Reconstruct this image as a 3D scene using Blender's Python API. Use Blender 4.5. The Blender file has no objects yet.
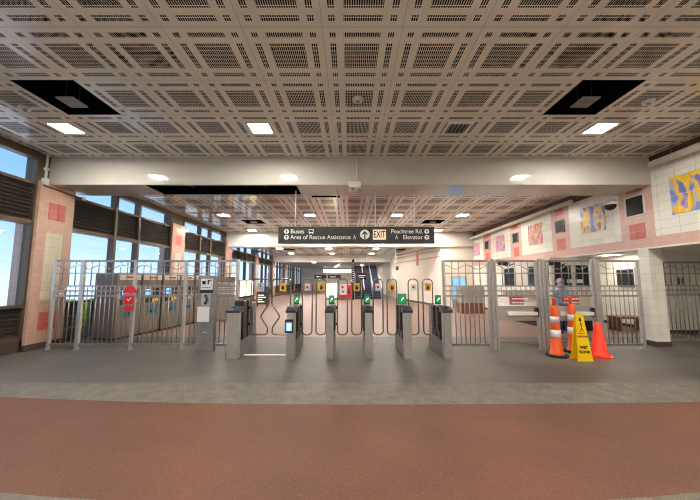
import bpy, bmesh, math, random
from mathutils import Vector, Matrix
random.seed(7)
S = bpy.context.scene
COL = S.collection
PI = math.pi

# ------------------------------------------------------------------ materials
def srgb(r, g, b):
    f = lambda c: (c/255/12.92) if c <= 10 else ((c/255+0.055)/1.055)**2.4
    return (f(r), f(g), f(b), 1)

class NT:
    """small helper around a node tree"""
    def __init__(self, mat):
        mat.use_nodes = True
        self.t = mat.node_tree
        self.b = self.t.nodes['Principled BSDF']
    def n(self, typ, **kw):
        nd = self.t.nodes.new(typ)
        for k, v in kw.items(): setattr(nd, k, v)
        return nd
    def l(self, a, b): self.t.links.new(a, b)
    def m(self, op, a, b=None, c=None):
        nd = self.n('ShaderNodeMath', operation=op)
        for i, v in enumerate((a, b, c)):
            if v is None: continue
            if isinstance(v, (int, float)): nd.inputs[i].default_value = v
            else: self.l(v, nd.inputs[i])
        return nd.outputs[0]
    def mix(self, fac, a, b):
        nd = self.n('ShaderNodeMix', data_type='RGBA')
        if isinstance(fac, (int, float)): nd.inputs[0].default_value = fac
        else: self.l(fac, nd.inputs[0])
        for i, v in ((6, a), (7, b)):
            if isinstance(v, tuple): nd.inputs[i].default_value = v
            else: self.l(v, nd.inputs[i])
        return nd.outputs[2]
    def pos(self):
        g = self.n('ShaderNodeNewGeometry'); s = self.n('ShaderNodeSeparateXYZ')
        self.l(g.outputs['Position'], s.inputs[0]); self._p = g.outputs['Position']
        return s.outputs
    def noise(self, scale, detail=3, vec=None, rough=.55):
        nd = self.n('ShaderNodeTexNoise'); nd.inputs['Scale'].default_value = scale
        nd.inputs['Detail'].default_value = detail; nd.inputs['Roughness'].default_value = rough
        if vec is None:
            g = self.n('ShaderNodeNewGeometry'); vec = g.outputs['Position']
        self.l(vec, nd.inputs['Vector'])
        return nd.outputs['Fac']
    def ramp(self, fac, stops, interp='LINEAR'):
        nd = self.n('ShaderNodeValToRGB'); nd.color_ramp.interpolation = interp
        el = nd.color_ramp.elements
        while len(el) < len(stops): el.new(.5)
        for e, (p, c) in zip(el, stops): e.position = p; e.color = c
        self.l(fac, nd.inputs[0]); return nd.outputs[0]

MATS = {}
def mat(name, color, rough=.5, metal=0, spec=.5, emit=None, estr=0, var=0.0, vscale=8):
    m = bpy.data.materials.new(name); t = NT(m); b = t.b
    b.inputs['Base Color'].default_value = color
    b.inputs['Roughness'].default_value = rough
    b.inputs['Metallic'].default_value = metal
    b.inputs['Specular IOR Level'].default_value = spec
    if emit:
        b.inputs['Emission Color'].default_value = emit; b.inputs['Emission Strength'].default_value = estr
    if var:
        f = t.noise(vscale, 4)
        d = tuple(c*(1-var) for c in color[:3])+(1,)
        l = tuple(min(1, c*(1+var)) for c in color[:3])+(1,)
        t.l(t.ramp(f, [(.3, d), (.7, l)]), b.inputs['Base Color'])
    MATS[name] = m
    return m

def tilemat(name, color, grout, tw, th, gw=.006, rough=.25, var=.05, across='Y'):
    """ceramic tiles on an upright face: joints every tw along the wall and th up"""
    m = bpy.data.materials.new(name); t = NT(m); p = t.pos()
    a = p[across]
    fu = t.m('FRACT', t.m('DIVIDE', t.m('ADD', a, 100.0), tw)); fv = t.m('FRACT', t.m('DIVIDE', t.m('ADD', p['Z'], 10.0), th))
    g = t.m('MAXIMUM', t.m('LESS_THAN', fu, gw/tw), t.m('LESS_THAN', fv, gw/th))
    iu = t.m('FLOOR', t.m('DIVIDE', t.m('ADD', a, 100.0), tw)); iv = t.m('FLOOR', t.m('DIVIDE', t.m('ADD', p['Z'], 10.0), th))
    w = t.n('ShaderNodeTexWhiteNoise', noise_dimensions='2D'); cv = t.n('ShaderNodeCombineXYZ')
    t.l(iu, cv.inputs[0]); t.l(iv, cv.inputs[1]); t.l(cv.outputs[0], w.inputs['Vector'])
    d = tuple(c*(1-var) for c in color[:3])+(1,); l = tuple(min(1, c*(1+var)) for c in color[:3])+(1,)
    c = t.mix(w.outputs['Value'], d, l)
    t.l(t.mix(g, c, grout), t.b.inputs['Base Color'])
    t.b.inputs['Roughness'].default_value = rough
    MATS[name] = m
    return m

M = .97; JX, JY1, JY2 = -.335, 3.35, 8.2        # ceiling panel module and joint origins
def ceilmat(name, oy):
    m = bpy.data.materials.new(name); t = NT(m); p = t.pos()
    ux = t.m('FRACT', t.m('DIVIDE', t.m('ADD', p['X'], 97*M-JX), M))
    uy = t.m('FRACT', t.m('DIVIDE', t.m('ADD', p['Y'], 97*M-oy), M))
    def band(u, a, b): return t.m('MULTIPLY', t.m('GREATER_THAN', u, a), t.m('LESS_THAN', u, b))
    def zones(u): return t.m('ADD', band(u, .265, .735), t.m('ADD', band(u, .085, .168), band(u, .832, .915)))
    zx, zy = zones(ux), zones(uy)
    sx = t.m('LESS_THAN', t.m('FRACT', t.m('DIVIDE', t.m('SUBTRACT', ux, .0855), .0277)), .68)
    sy = t.m('LESS_THAN', t.m('FRACT', t.m('DIVIDE', t.m('SUBTRACT', uy, .0855), .0783)), .86)
    hole = t.m('MULTIPLY', t.m('MULTIPLY', zx, zy), t.m('MULTIPLY', sx, sy))
    jx = t.m('GREATER_THAN', t.m('ABSOLUTE', t.m('SUBTRACT', ux, .5)), .4975)
    jy = t.m('GREATER_THAN', t.m('ABSOLUTE', t.m('SUBTRACT', uy, .5)), .4955)
    joint = t.m('MULTIPLY', t.m('MAXIMUM', jx, jy), .55)
    nz = t.noise(1.3, 3)
    base = t.ramp(nz, [(.3, srgb(226, 218, 204)), (.7, srgb(236, 228, 214))])
    c = t.mix(joint, base, srgb(70, 60, 50))
    t.l(t.mix(hole, c, srgb(44, 39, 36)), t.b.inputs['Base Color'])
    t.b.inputs['Roughness'].default_value = .2
    t.l(t.m('MULTIPLY_ADD', hole, .7, .13), t.b.inputs['Roughness'])
    t.l(t.m('MULTIPLY_ADD', hole, -.5, .5), t.b.inputs['Specular IOR Level'])
    return m

def muralmat(name, stops, scale, stretch=(1, 1, 1), seed=0.0):
    m = bpy.data.materials.new(name); t = NT(m)
    tc = t.n('ShaderNodeNewGeometry'); mp = t.n('ShaderNodeMapping')
    mp.inputs['Scale'].default_value = stretch; mp.inputs['Location'].default_value = (seed, seed*.7, seed*1.3)
    t.l(tc.outputs['Position'], mp.inputs[0])
    f = t.noise(scale, 1.2, mp.outputs[0], .4)
    t.l(t.ramp(f, stops, 'CONSTANT'), t.b.inputs['Base Color'])
    t.b.inputs['Roughness'].default_value = .3
    return m

def terrazzo(name, c0, c1, speck, rough, blotch=1.2, dark=None):
    m = bpy.data.materials.new(name); t = NT(m)
    f = t.noise(blotch, 5); g = t.noise(55, 2)
    c = t.ramp(f, [(.32, c0), (.68, c1)])
    c = t.mix(t.ramp(g, [(.60, (0, 0, 0, 1)), (.72, (.55, .55, .55, 1))]), c, speck)
    h = t.noise(34, 2)
    c = t.mix(t.ramp(h, [(.26, (.38, .38, .38, 1)), (.42, (0, 0, 0, 1))]), c, dark or srgb(40, 30, 28))
    t.l(c, t.b.inputs['Base Color'])
    t.l(t.m('MULTIPLY_ADD', f, .25, rough-.12), t.b.inputs['Roughness'])
    t.b.inputs['Specular IOR Level'].default_value = .32
    bp = t.n('ShaderNodeBump'); bp.inputs['Strength'].default_value = .06; bp.inputs['Distance'].default_value = .01
    t.l(g, bp.inputs['Height']); t.l(bp.outputs[0], t.b.inputs['Normal'])
    MATS[name] = m
    return m

steel = mat('brushed_steel', srgb(186, 185, 182), .36, .6, var=.10, vscale=14)
steel_dk = mat('dull_steel', srgb(138, 137, 136), .42, .6, var=.12, vscale=9)
fence_m = mat('fence_steel', srgb(152, 149, 146), .4, .7, var=.12, vscale=9)
chrome = mat('loop_steel', srgb(150, 140, 130), .22, .95)
black = mat('black_plastic', srgb(26, 26, 29), .4)
cap_m = mat('slate_plastic', srgb(48, 52, 60), .35)
matt_blk = mat('void_black', srgb(8, 8, 9), .9, spec=.1)
white_p = mat('white_paint', srgb(226, 222, 212), .35, var=.03)
beam_m = mat('glossy_beam_panel', srgb(196, 193, 184), .06, spec=.34, var=.03, vscale=2)
brown = mat('bronze_frame', srgb(92, 78, 62), .45, .3, var=.08)
louver_m = mat('dark_louver', srgb(62, 54, 50), .5, .2)
brown_strip = mat('brown_strip', srgb(92, 58, 48), .5)
pink = tilemat('pink_tile', srgb(212, 172, 160), srgb(196, 156, 146), .105, .105, .005)
pink_l = tilemat('salmon_tile', srgb(194, 160, 142), srgb(172, 140, 124), .105, .105, .005)
red_t = mat('red_tile', srgb(196, 96, 84), .3, var=.08)
cream_t = tilemat('cream_tile', srgb(206, 198, 176), srgb(170, 160, 140), .21, .21, .006)
white_t = tilemat('white_tile', srgb(232, 230, 220), srgb(186, 182, 170), .42, .21, .007)
white_tx = tilemat('white_tile_cross', srgb(232, 230, 220), srgb(200, 196, 184), .42, .21, .006, across='X')
wall_w = mat('cream_wall', srgb(232, 222, 208), .45, var=.03, vscale=1)
base_m = mat('plinth', srgb(72, 60, 54), .5, var=.15)
orange = mat('orange_rubber', srgb(236, 92, 28), .45, var=.06, vscale=20)
redcone = mat('red_orange_plastic', srgb(246, 58, 30), .4, var=.04)
reflect = mat('white_band', srgb(226, 228, 232), .3, var=.04, vscale=30)
yellow = mat('yellow_plastic', srgb(250, 208, 18), .35, var=.03)
ink = mat('black_ink', srgb(16, 15, 14), .5)
rubber = mat('black_rubber', srgb(34, 32, 32), .7)
lampw = mat('lamp_diffuser', (1, .95, .85, 1), .4, emit=(1, .93, .82, 1), estr=130)
lampw2 = mat('lamp_diffuser_near', (1, .95, .85, 1), .4, emit=(1, .93, .83, 1), estr=95)
lampr = mat('lamp_diffuser_recess', (1, .95, .85, 1), .4, emit=(1, .93, .82, 1), estr=32)
green_e = mat('green_screen', srgb(10, 90, 50), .3, emit=srgb(30, 180, 90), estr=.22)
white_e = mat('lit_white', (1, 1, 1, 1), .4, emit=(.9, 1, .95, 1), estr=1.0)
blue_e = mat('blue_screen', srgb(60, 110, 170), .3, emit=srgb(120, 185, 235), estr=.6)
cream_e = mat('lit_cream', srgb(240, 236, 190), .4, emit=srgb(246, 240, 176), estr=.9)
ad_e = mat('lit_advert', srgb(250, 240, 215), .4, emit=srgb(255, 240, 205), estr=.9)
sign_blk = mat('sign_charcoal', srgb(40, 43, 46), .45)
letter_w = mat('lettering_white', srgb(240, 240, 236), .5)
exit_bg = mat('exit_panel', srgb(226, 206, 180), .4, emit=srgb(230, 200, 165), estr=.25)
exit_red = mat('exit_letters', srgb(92, 22, 18), .5)
red_p = mat('red_plastic', srgb(206, 32, 40), .4)
gold = mat('amber_plate', srgb(214, 164, 52), .4)
blue_p = mat('teal_panel', srgb(64, 112, 134), .4)
mach = mat('machine_steel', srgb(134, 126, 118), .45, .5, var=.06, vscale=3)
mach_side = mat('machine_side', srgb(108, 106, 108), .5, .3)
head_w = mat('header_white', srgb(222, 216, 208), .4)
screen_d = mat('dark_glass', srgb(24, 28, 34), .12)
paper = mat('paper', srgb(214, 212, 214), .6)
lime = mat('lime_foliage', srgb(205, 235, 70), .8, var=.3, vscale=9)
grey_pl = mat('grey_panel', srgb(150, 146, 138), .45, var=.05)
booth_m = mat('booth_cream', srgb(214, 206, 194), .45, var=.03)
navy = mat('navy_panel', srgb(44, 56, 104), .5)
stairblue = mat('escalator_blue', srgb(58, 68, 92), .5, var=.2)
pale_blue = mat('pale_blue', srgb(170, 186, 206), .4)
wood = mat('brown_wood', srgb(120, 78, 58), .5, var=.15)
skin = mat('skin', srgb(196, 160, 150), .5)
shirt = mat('light_blue_cloth', srgb(120, 170, 205), .8, var=.06)
trous = mat('navy_cloth', srgb(46, 62, 120), .85)
hair_m = mat('lavender_cloth', srgb(176, 160, 196), .7)
white_m = MATS['white_paint']
red_floor = terrazzo('red_terrazzo', srgb(90, 59, 45), srgb(112, 74, 57), srgb(150, 118, 96), .62, .9)
agg_floor = terrazzo('grey_aggregate', srgb(88, 86, 79), srgb(118, 114, 104), srgb(206, 198, 178), .6, 5.0, srgb(52, 48, 44))
conc = terrazzo('worn_concrete', srgb(66, 63, 60), srgb(104, 99, 93), srgb(130, 122, 112), .50, .7, srgb(74, 68, 62))
far_floor = terrazzo('rose_brick_floor', srgb(112, 88, 80), srgb(136, 108, 98), srgb(156, 130, 118), .45, 1.0, srgb(120, 84, 72))
ceil_a = ceilmat('perforated_ceiling_near', JY1)
ceil_b = ceilmat('perforated_ceiling_far', JY2)
def glassmat():
    m = bpy.data.materials.new('window_glass'); m.use_nodes = True
    t = m.node_tree; t.nodes.clear()
    o = t.nodes.new('ShaderNodeOutputMaterial'); mx = t.nodes.new('ShaderNodeMixShader')
    tr = t.nodes.new('ShaderNodeBsdfTransparent'); gl = t.nodes.new('ShaderNodeBsdfGlossy')
    lw = t.nodes.new('ShaderNodeLayerWeight'); lw.inputs['Blend'].default_value = .12
    fr = t.nodes.new('ShaderNodeMath'); fr.operation = 'MULTIPLY_ADD'; fr.inputs[1].default_value = .35; fr.inputs[2].default_value = .04
    t.links.new(lw.outputs['Facing'], fr.inputs[0])
    tr.inputs['Color'].default_value = (.66, .73, .80, 1); gl.inputs['Roughness'].default_value = .03
    t.links.new(fr.outputs[0], mx.inputs[0]); t.links.new(tr.outputs[0], mx.inputs[1]); t.links.new(gl.outputs[0], mx.inputs[2])
    t.links.new(mx.outputs[0], o.inputs[0])
    return m
glass = glassmat()

# ------------------------------------------------------------------ mesh helpers
class MB:
    def __init__(self): self.bm = bmesh.new(); self.mi = 0
    def slot(self, i): self.mi = i; return self
    def face(self, pts, smooth=False):
        f = self.bm.faces.new([self.bm.verts.new(p) for p in pts]); f.material_index = self.mi; f.smooth = smooth
        return f
    def _hull(self, vs, faces, smooth=False):
        bv = [self.bm.verts.new(v) for v in vs]
        for f in faces:
            ff = self.bm.faces.new([bv[i] for i in f]); ff.material_index = self.mi; ff.smooth = smooth
        return bv
    def box(self, x0, x1, y0, y1, z0, z1, bev=0):
        vs = [(x, y, z) for z in (z0, z1) for y in (y0, y1) for x in (x0, x1)]
        before = set(self.bm.faces)
        bv = self._hull(vs, [(0, 2, 3, 1), (4, 5, 7, 6), (0, 1, 5, 4), (2, 6, 7, 3), (0, 4, 6, 2), (1, 3, 7, 5)])
        if bev:
            es = list({e for v in bv for e in v.link_edges})
            bmesh.ops.bevel(self.bm, geom=es, offset=bev, segments=2, profile=.5, affect='EDGES')
            for f in set(self.bm.faces)-before: f.material_index = self.mi
        return self
    def prism(self, poly, axis, d0, d1):
        """poly in the two other axes (xy, xz or yz order), extruded along axis"""
        def P(a, b, d): return {'X': (d, a, b), 'Y': (a, d, b), 'Z': (a, b, d)}[axis]
        n = len(poly)
        bv = [self.bm.verts.new(P(a, b, d0)) for a, b in poly] + [self.bm.verts.new(P(a, b, d1)) for a, b in poly]
        fs = [self.bm.faces.new(bv[:n]), self.bm.faces.new(bv[n:][::-1])]
        for i in range(n): fs.append(self.bm.faces.new((bv[i], bv[n+i], bv[n+(i+1) % n], bv[(i+1) % n])))
        for f in fs: f.material_index = self.mi
        bmesh.ops.recalc_face_normals(self.bm, faces=fs)
        return self
    def cyl(self, p, q, r, r2=None, n=12):
        p, q = Vector(p), Vector(q); r2 = r if r2 is None else r2
        d = (q-p).normalized(); a = d.orthogonal().normalized(); b = d.cross(a)
        R = [[self.bm.verts.new(c+(a*math.cos(2*PI*i/n)+b*math.sin(2*PI*i/n))*rr) for i in range(n)] for c, rr in ((p, r), (q, r2))]
        for i in range(n):
            f = self.bm.faces.new((R[0][i], R[0][(i+1) % n], R[1][(i+1) % n], R[1][i])); f.smooth = True; f.material_index = self.mi
        for k, ring in ((0, R[0][::-1]), (1, R[1])):
            f = self.bm.faces.new(ring); f.material_index = self.mi
        return self
    def lathe(self, prof, n=24, c=(0, 0, 0)):
        c = Vector(c); rings = []
        for r, z in prof:
            rings.append([self.bm.verts.new(c+Vector((r*math.cos(2*PI*i/n), r*math.sin(2*PI*i/n), z))) for i in range(n)])
        for a, b in zip(rings, rings[1:]):
            for i in range(n):
                f = self.bm.faces.new((a[i], a[(i+1) % n], b[(i+1) % n], b[i])); f.smooth = True; f.material_index = self.mi
        for ring in (rings[0][::-1], rings[-1]):
            f = self.bm.faces.new(ring); f.material_index = self.mi
        return self
    def tube(self, pts, r, n=8, closed=False):
        pts = [Vector(p) for p in pts]; N = len(pts); rings = []; a = None
        for i, p in enumerate(pts):
            pr = pts[i-1] if (i or closed) else p; nx = pts[(i+1) % N] if (i < N-1 or closed) else p
            d = (nx-pr).normalized()
            a = d.orthogonal().normalized() if a is None else (a-d*a.dot(d)).normalized()
            b = d.cross(a)
            rings.append([self.bm.verts.new(p+(a*math.cos(2*PI*k/n)+b*math.sin(2*PI*k/n))*r) for k in range(n)])
        pairs = list(zip(rings, rings[1:])) + ([(rings[-1], rings[0])] if closed else [])
        for A, B in pairs:
            for k in range(n):
                f = self.bm.faces.new((A[k], A[(k+1) % n], B[(k+1) % n], B[k])); f.smooth = True; f.material_index = self.mi
        if not closed:
            self.bm.faces.new(rings[0][::-1]); self.bm.faces.new(rings[-1])
        return self
    def build(self, name, mats, parent=None, loc=None):
        bmesh.ops.recalc_face_normals(self.bm, faces=self.bm.faces[:])
        me = bpy.data.meshes.new(name); self.bm.to_mesh(me); self.bm.free()
        for m in (mats if isinstance(mats, (list, tuple)) else [mats]): me.materials.append(m)
        o = bpy.data.objects.new(name, me); COL.objects.link(o)
        if parent: o.parent = parent
        if loc: o.location = loc
        return o

def empty(name, loc, rz=0):
    o = bpy.data.objects.new(name, None); COL.objects.link(o); o.empty_display_size = .1
    o.location = loc; o.rotation_euler = (0, 0, rz); return o
def tag(o, label, cat, group=None):
    o['label'] = label; o['category'] = cat
    if group: o['group'] = group
    return o
def thing(name, loc, label, cat, group=None, rz=0): return tag(empty(name, loc, rz), label, cat, group)
def struct(o): o['kind'] = 'structure'; return o
def dup(root, loc, label, group=None, rz=None):
    def cp(o, par):
        c = o.copy(); COL.objects.link(c)
        if par: c.parent = par
        for ch in list(o.children): cp(ch, c)
        return c
    r = cp(root, None); r.location = loc; r['label'] = label
    if rz is not None: r.rotation_euler = (0, 0, rz)
    if group: r['group'] = group
    return r
def text(body, name, m, parent, loc, size, align='LEFT', rot=(PI/2, 0, 0), ext=.003, bold=0.0, sx=1.0):
    cu = bpy.data.curves.new(name, 'FONT'); cu.body = body; cu.size = size; cu.align_x = align; cu.align_y = 'CENTER'
    cu.extrude = ext; cu.offset = bold
    cu.materials.append(m)
    tmp = bpy.data.objects.new(name, cu); COL.objects.link(tmp)
    me = bpy.data.meshes.new_from_object(tmp.evaluated_get(bpy.context.evaluated_depsgraph_get())); me.name = name
    COL.objects.unlink(tmp); bpy.data.objects.remove(tmp); bpy.data.curves.remove(cu)
    if not me.materials: me.materials.append(m)
    o = bpy.data.objects.new(name, me); COL.objects.link(o); o.parent = parent; o.location = loc; o.rotation_euler = rot
    o.scale = (sx, 1, 1)
    return o

# ------------------------------------------------------------------ dimensions
XL, XR = -7.4, 7.4          # glazed wall on the left, tiled wall on the right
Z1, Z2, Z3, Z4 = 4.63, 4.42, 3.93, 3.45
YB = -4.0
XO = 10.8                    # outer side of the right-hand alley

# ------------------------------------------------------------------ floor
b1 = lambda x: 2.30+.022*min(abs(x), 4)**2
b2 = lambda x: 4.08+(.011*x*x if x < 0 else .004*x*x)
b3 = lambda x: 4.90
b4 = lambda x: 8.75
mb = MB(); xs = [-8.4]+[-7.5+.75*i for i in range(21)]+[8.4, 9.6, XO]
edges = [lambda x: YB, b1, b2, b3, b4, lambda x: 46.2]
for k in range(5):
    mb.slot(k)
    for xa, xb in zip(xs, xs[1:]):
        cl = lambda x: max(-7.5, min(7.5, x))
        mb.face([(xa, edges[k](cl(xa)), 0), (xb, edges[k](cl(xb)), 0), (xb, edges[k+1](cl(xb)), 0), (xa, edges[k+1](cl(xa)), 0)])
struct(mb.build('floor', [agg_floor, red_floor, agg_floor, conc, far_floor]))

# ------------------------------------------------------------------ ceilings (one face per panel, some panels missing)
def ceiling(z, x0, x1, y0, y1, oy, m, missing):
    mb = MB()
    kx = range(math.floor((x0-JX)/M), math.ceil((x1-JX)/M)); ky = range(math.floor((y0-oy)/M), math.ceil((y1-oy)/M))
    for i in kx:
        for j in ky:
            if (i, j) in missing: continue
            a, b = max(x0, JX+i*M), min(x1, JX+(i+1)*M); c, d = max(y0, oy+j*M), min(y1, oy+(j+1)*M)
            if b-a < 1e-4 or d-c < 1e-4: continue
            mb.face([(a, c, z), (a, d, z), (b, d, z), (b, c, z)])
    struct(mb.build('ceiling', m))
    for (i, j) in missing:
        a, b, c, d = JX+i*M, JX+(i+1)*M, oy+j*M, oy+(j+1)*M
        v = MB()
        for pts in ([(a, c, z), (a, d, z), (a, d, z+.45), (a, c, z+.45)], [(b, c, z), (b, d, z), (b, d, z+.45), (b, c, z+.45)],
                    [(a, c, z), (b, c, z), (b, c, z+.45), (a, c, z+.45)], [(a, d, z), (b, d, z), (b, d, z+.45), (a, d, z+.45)],
                    [(a, c, z+.45), (b, c, z+.45), (b, d, z+.45), (a, d, z+.45)]):
            v.face(pts)
        struct(v.build('ceiling_void', matt_blk))
ceiling(Z1, -7.62, XR, YB, 7.24, JY1, ceil_a, [(-5, 1), (4, 1)])
ceiling(Z2, -7.62, XR, 8.2, 17.95, JY2, ceil_b, [(-5, 6), (4, 6), (-1, 1)])
ceiling(Z3, -7.62, XR, 18.6, 28.85, JY2, ceil_b, [(-5, 15), (4, 15)])
mb = MB(); mb.face([(-7.62, 29.4, Z4), (4.2, 29.4, Z4), (4.2, 46.2, Z4), (-7.62, 46.2, Z4)]); struct(mb.build('ceiling', grey_pl))

# beams
mb = MB()
x0, x1 = -7.55, XR
mb.box(x0, x1, 7.22, 7.26, 3.93, Z1)                     # fascia
mb.box(x0, x1, 8.16, 8.2, 3.93, Z1)
hx0, hx1 = -5.12, -1.33                                  # the open slot of the soffit
mb.box(x0, hx0, 7.26, 8.16, 3.93, 3.96); mb.box(hx1, x1, 7.26, 8.16, 3.93, 3.96)
struct(mb.build('trim_1', beam_m))
mb = MB()
mb.slot(0)
for pts in ([(hx0, 7.27, 4.5), (hx1, 7.27, 4.5), (hx1, 8.15, 4.5), (hx0, 8.15, 4.5)], [(hx0, 8.15, 3.96), (hx1, 8.15, 3.96), (hx1, 8.15, 4.5), (hx0, 8.15, 4.5)],
            [(hx0, 7.27, 3.96), (hx1, 7.27, 3.96), (hx1, 7.27, 4.5), (hx0, 7.27, 4.5)], [(hx0, 7.27, 3.96), (hx0, 8.15, 3.96), (hx0, 8.15, 4.5), (hx0, 7.27, 4.5)],
            [(hx1, 7.27, 3.96), (hx1, 8.15, 3.96), (hx1, 8.15, 4.5), (hx1, 7.27, 4.5)]):
    mb.face(pts)
struct(mb.build('ceiling_void', matt_blk))
t = thing('conduit_pipe', (-3.2, 8.0, 4.18), 'dark conduit pipe inside the open slot under the white beam', 'pipe')
MB().cyl((-1.9, 0, 0), (1.85, 0, 0), .035).build('pipe', steel_dk, t)
for x in (-1.1, .9):
    mb = MB(); mb.box(x-.03, x+.03, -.05, .05, -.05, .32); mb.build('hanger', steel_dk, t)
mb = MB(); mb.box(-7.55, XR, 17.9, 18.6, 3.59, Z2+.02); struct(mb.build('trim_2', white_p))
mb = MB(); mb.box(-7.55, 4.3, 28.8, 29.4, 3.30, Z3+.02); struct(mb.build('trim_3', white_p))

# ------------------------------------------------------------------ glazed wall on the left
PIL = [(.55, 1.45), (6.95, 7.85), (12.3, 13.25), (17.8, 18.65), (23.35, 24.15), (28.7, 29.5), (34.2, 35.0), (39.7, 40.5)]
for (a, b) in PIL:
    mb = MB(); c = (a+b)/2; zt = 3.95 if a < 18 else 3.6
    mb.slot(0).box(-7.8, -7.3, a, b, .14, zt)
    mb.slot(1).box(-7.3, -7.295, c-.22, c+.2, 1.12, 2.74)
    for z0 in (3.06, .42):
        for i in (0, 1):
            for j in (0, 1):
                mb.slot(2).box(-7.3, -7.294, c-.21+.215*i, c-.005+.215*i, z0+.215*j, z0+.205+.215*j)
    mb.slot(3).box(-7.82, -7.285, a-.015, b+.015, 0, .14)
    struct(mb.build('pillar', [pink_l, cream_t, red_t, base_m]))
    mb = MB(); mb.box(-7.7, XL, a, b, zt, 4.63); struct(mb.build('wall_left', brown))

wn = 0
def bay(a, b, mull, ztop, zlow=.30, doorlike=None):
    """one window bay between pillars: transom panes, louver band, big panes, low louver"""
    global wn; wn += 1
    f = MB(); X0, X1 = -7.56, XL
    zt0, zt1 = (3.89 if ztop > 4.4 else ztop-.44), ztop-.02
    zl0, zl1 = 2.98, zt0-.05
    f.box(X0, X1+.03, a, b, ztop-.02, 4.7 if a < 7 else ztop+.25)
    f.box(X0, X1+.02, a, b, zt0-.07, zt0)
    f.box(X0, X1+.02, a, b, zl0-.10, zl0)
    f.box(X0, X1+.04, a, b, .98, 1.04)
    for sa, sb in ([(a, b)] if not doorlike else [(a, doorlike[0]), (doorlike[1], b)]): f.box(X0, X1+.02, sa, sb, zlow-.04, zlow+.04)
    st = [a]+list(mull)+[b]
    for y in st:
        w = .05
        y0, y1 = max(a, y-w), min(b, y+w)
        f.box(X0, X1+.03, y0, y1, .05, ztop)
    o = struct(f.build('window_%d' % wn, brown))
    for ya, yb in zip(st, st[1:]):
        p = MB()
        for z0, z1 in ((1.04, zl0-.10), (zt0, zt1)):
            p.face([(-7.49, ya+.05, z0), (-7.49, yb-.05, z0), (-7.49, yb-.05, z1), (-7.49, ya+.05, z1)])
        if doorlike and ya <= doorlike[0] < yb: p.face([(-7.49, doorlike[0], .06), (-7.49, doorlike[1], .06), (-7.49, doorlike[1], .98), (-7.49, doorlike[0], .98)])
        p.build('pane', glass, o)
        for z0, z1 in ((zl0, zl1), (zlow+.04, .98)):
            segs = [(ya+.05, yb-.05)]
            if doorlike and z0 < 1 and ya <= doorlike[0] < yb: segs = [(ya+.05, doorlike[0]), (doorlike[1], yb-.05)]
            if z1-z0 < .1: continue
            for sa, sb in segs:
                l = MB(); l.box(-7.54, -7.50, sa, sb, z0, z1)
                n = int((z1-z0)/.085); q = (z1-z0)/n
                for i in range(n):
                    z = z0+i*q
                    l.prism([(-7.50, z+q*.95), (-7.42, z+.012), (-7.42, z+.024), (-7.49, z+q)], 'Y', sa, sb)
                l.build('louver', louver_m, o)
    w = MB()
    for sa, sb in ([(a, b)] if not doorlike else [(a, doorlike[0]), (doorlike[1], b)]): w.box(-7.62, XL+.03, sa, sb, 0, zlow-.04)
    if doorlike: w.box(-7.62, XL+.03, doorlike[0], doorlike[1], 0, .06)
    struct(w.build('baseboard_left', base_m))
bay(YB, .55, [-2.4, -1.1], 4.47)
bay(1.45, 6.95, [3.2, 4.3], 4.47)
bay(7.85, 12.3, [9.4, 10.45], 4.27, doorlike=(8.42, 8.85))
bay(13.25, 17.8, [14.8, 15.9], 4.24)
bay(18.65, 23.35, [20.1, 21.4], 3.97)
bay(24.15, 28.7, [25.6, 26.8], 3.9)
bay(29.5, 34.2, [31, 32.2], 3.44); bay(35.0, 39.7, [36.6, 37.8], 3.44); bay(40.5, 45.9, [42.2, 43.6], 3.44)
# outside
mb = MB(); mb.face([(-60, -30, -.05), (-7.62, -30, -.05), (-7.62, 70, -.05), (-60, 70, -.05)])
o = struct(mb.build('ground', mat('outside_paving', srgb(250, 242, 228), .8, var=.03, vscale=.5)))
mb = MB()
for i in range(420):
    x, y, z = random.uniform(-8.55, -7.95), random.uniform(8.6, 10.6), random.uniform(-.04, 1.0)
    s = random.uniform(.06, .12); a = random.uniform(0, 6.3); v = Vector((math.cos(a), math.sin(a), random.uniform(-.6, .9))).normalized()*s
    u = v.orthogonal().normalized()*s*.6; c = Vector((x, y, z))
    mb.face([c-v, c+u, c+v, c-u])
mb.box(-8.4, -8.1, 8.7, 10.5, -.05, .9)
tag(mb.build('hedge', lime), 'lime green hedge outside behind the glass beside the pink pillar', 'hedge')
# pale glowing stand-ins for sunlit lower panes under the third stretch of windows
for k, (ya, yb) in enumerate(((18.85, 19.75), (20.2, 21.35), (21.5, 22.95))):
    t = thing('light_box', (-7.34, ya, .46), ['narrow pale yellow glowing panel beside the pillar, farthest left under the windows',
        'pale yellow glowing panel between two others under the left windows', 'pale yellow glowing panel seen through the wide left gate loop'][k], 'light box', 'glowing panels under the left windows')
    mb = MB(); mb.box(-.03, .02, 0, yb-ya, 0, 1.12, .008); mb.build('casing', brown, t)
    mb = MB(); mb.box(.02, .028, .04, yb-ya-.04, .04, 1.08); mb.build('diffuser', cream_e, t)  # sunlit glow put into the emission, no lamp behind it

# white riser pipe and junction box at the left end of the beam, thin conduit across the pillar head
t = thing('riser_pipe', (-7.28, 7.02, 3.92), 'white vertical pipe with junction box at left end of the white beam', 'pipe')
MB().cyl((0, 0, .1), (0, 0, .69), .025).build('pipe', white_p, t)
mb = MB(); mb.box(-.05, .05, -.05, .05, -.06, .1, .008); mb.build('junction_box', white_p, t)
mb = MB(); mb.box(-.035, .035, -.035, .035, .3, .36); mb.build('clamp', white_p, t)
t = thing('conduit_pipe', (-7.25, 7.0, 3.78), 'thin rusty conduit running along the head of the left pillar', 'pipe')
MB().cyl((-.03, 0, .06), (-.03, 1.05, .02), .02).build('pipe', brown_strip, t)
mb = MB(); mb.box(-.03, .03, 1.0, 1.08, -.02, .06); mb.build('end_box', white_p, t)

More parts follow.
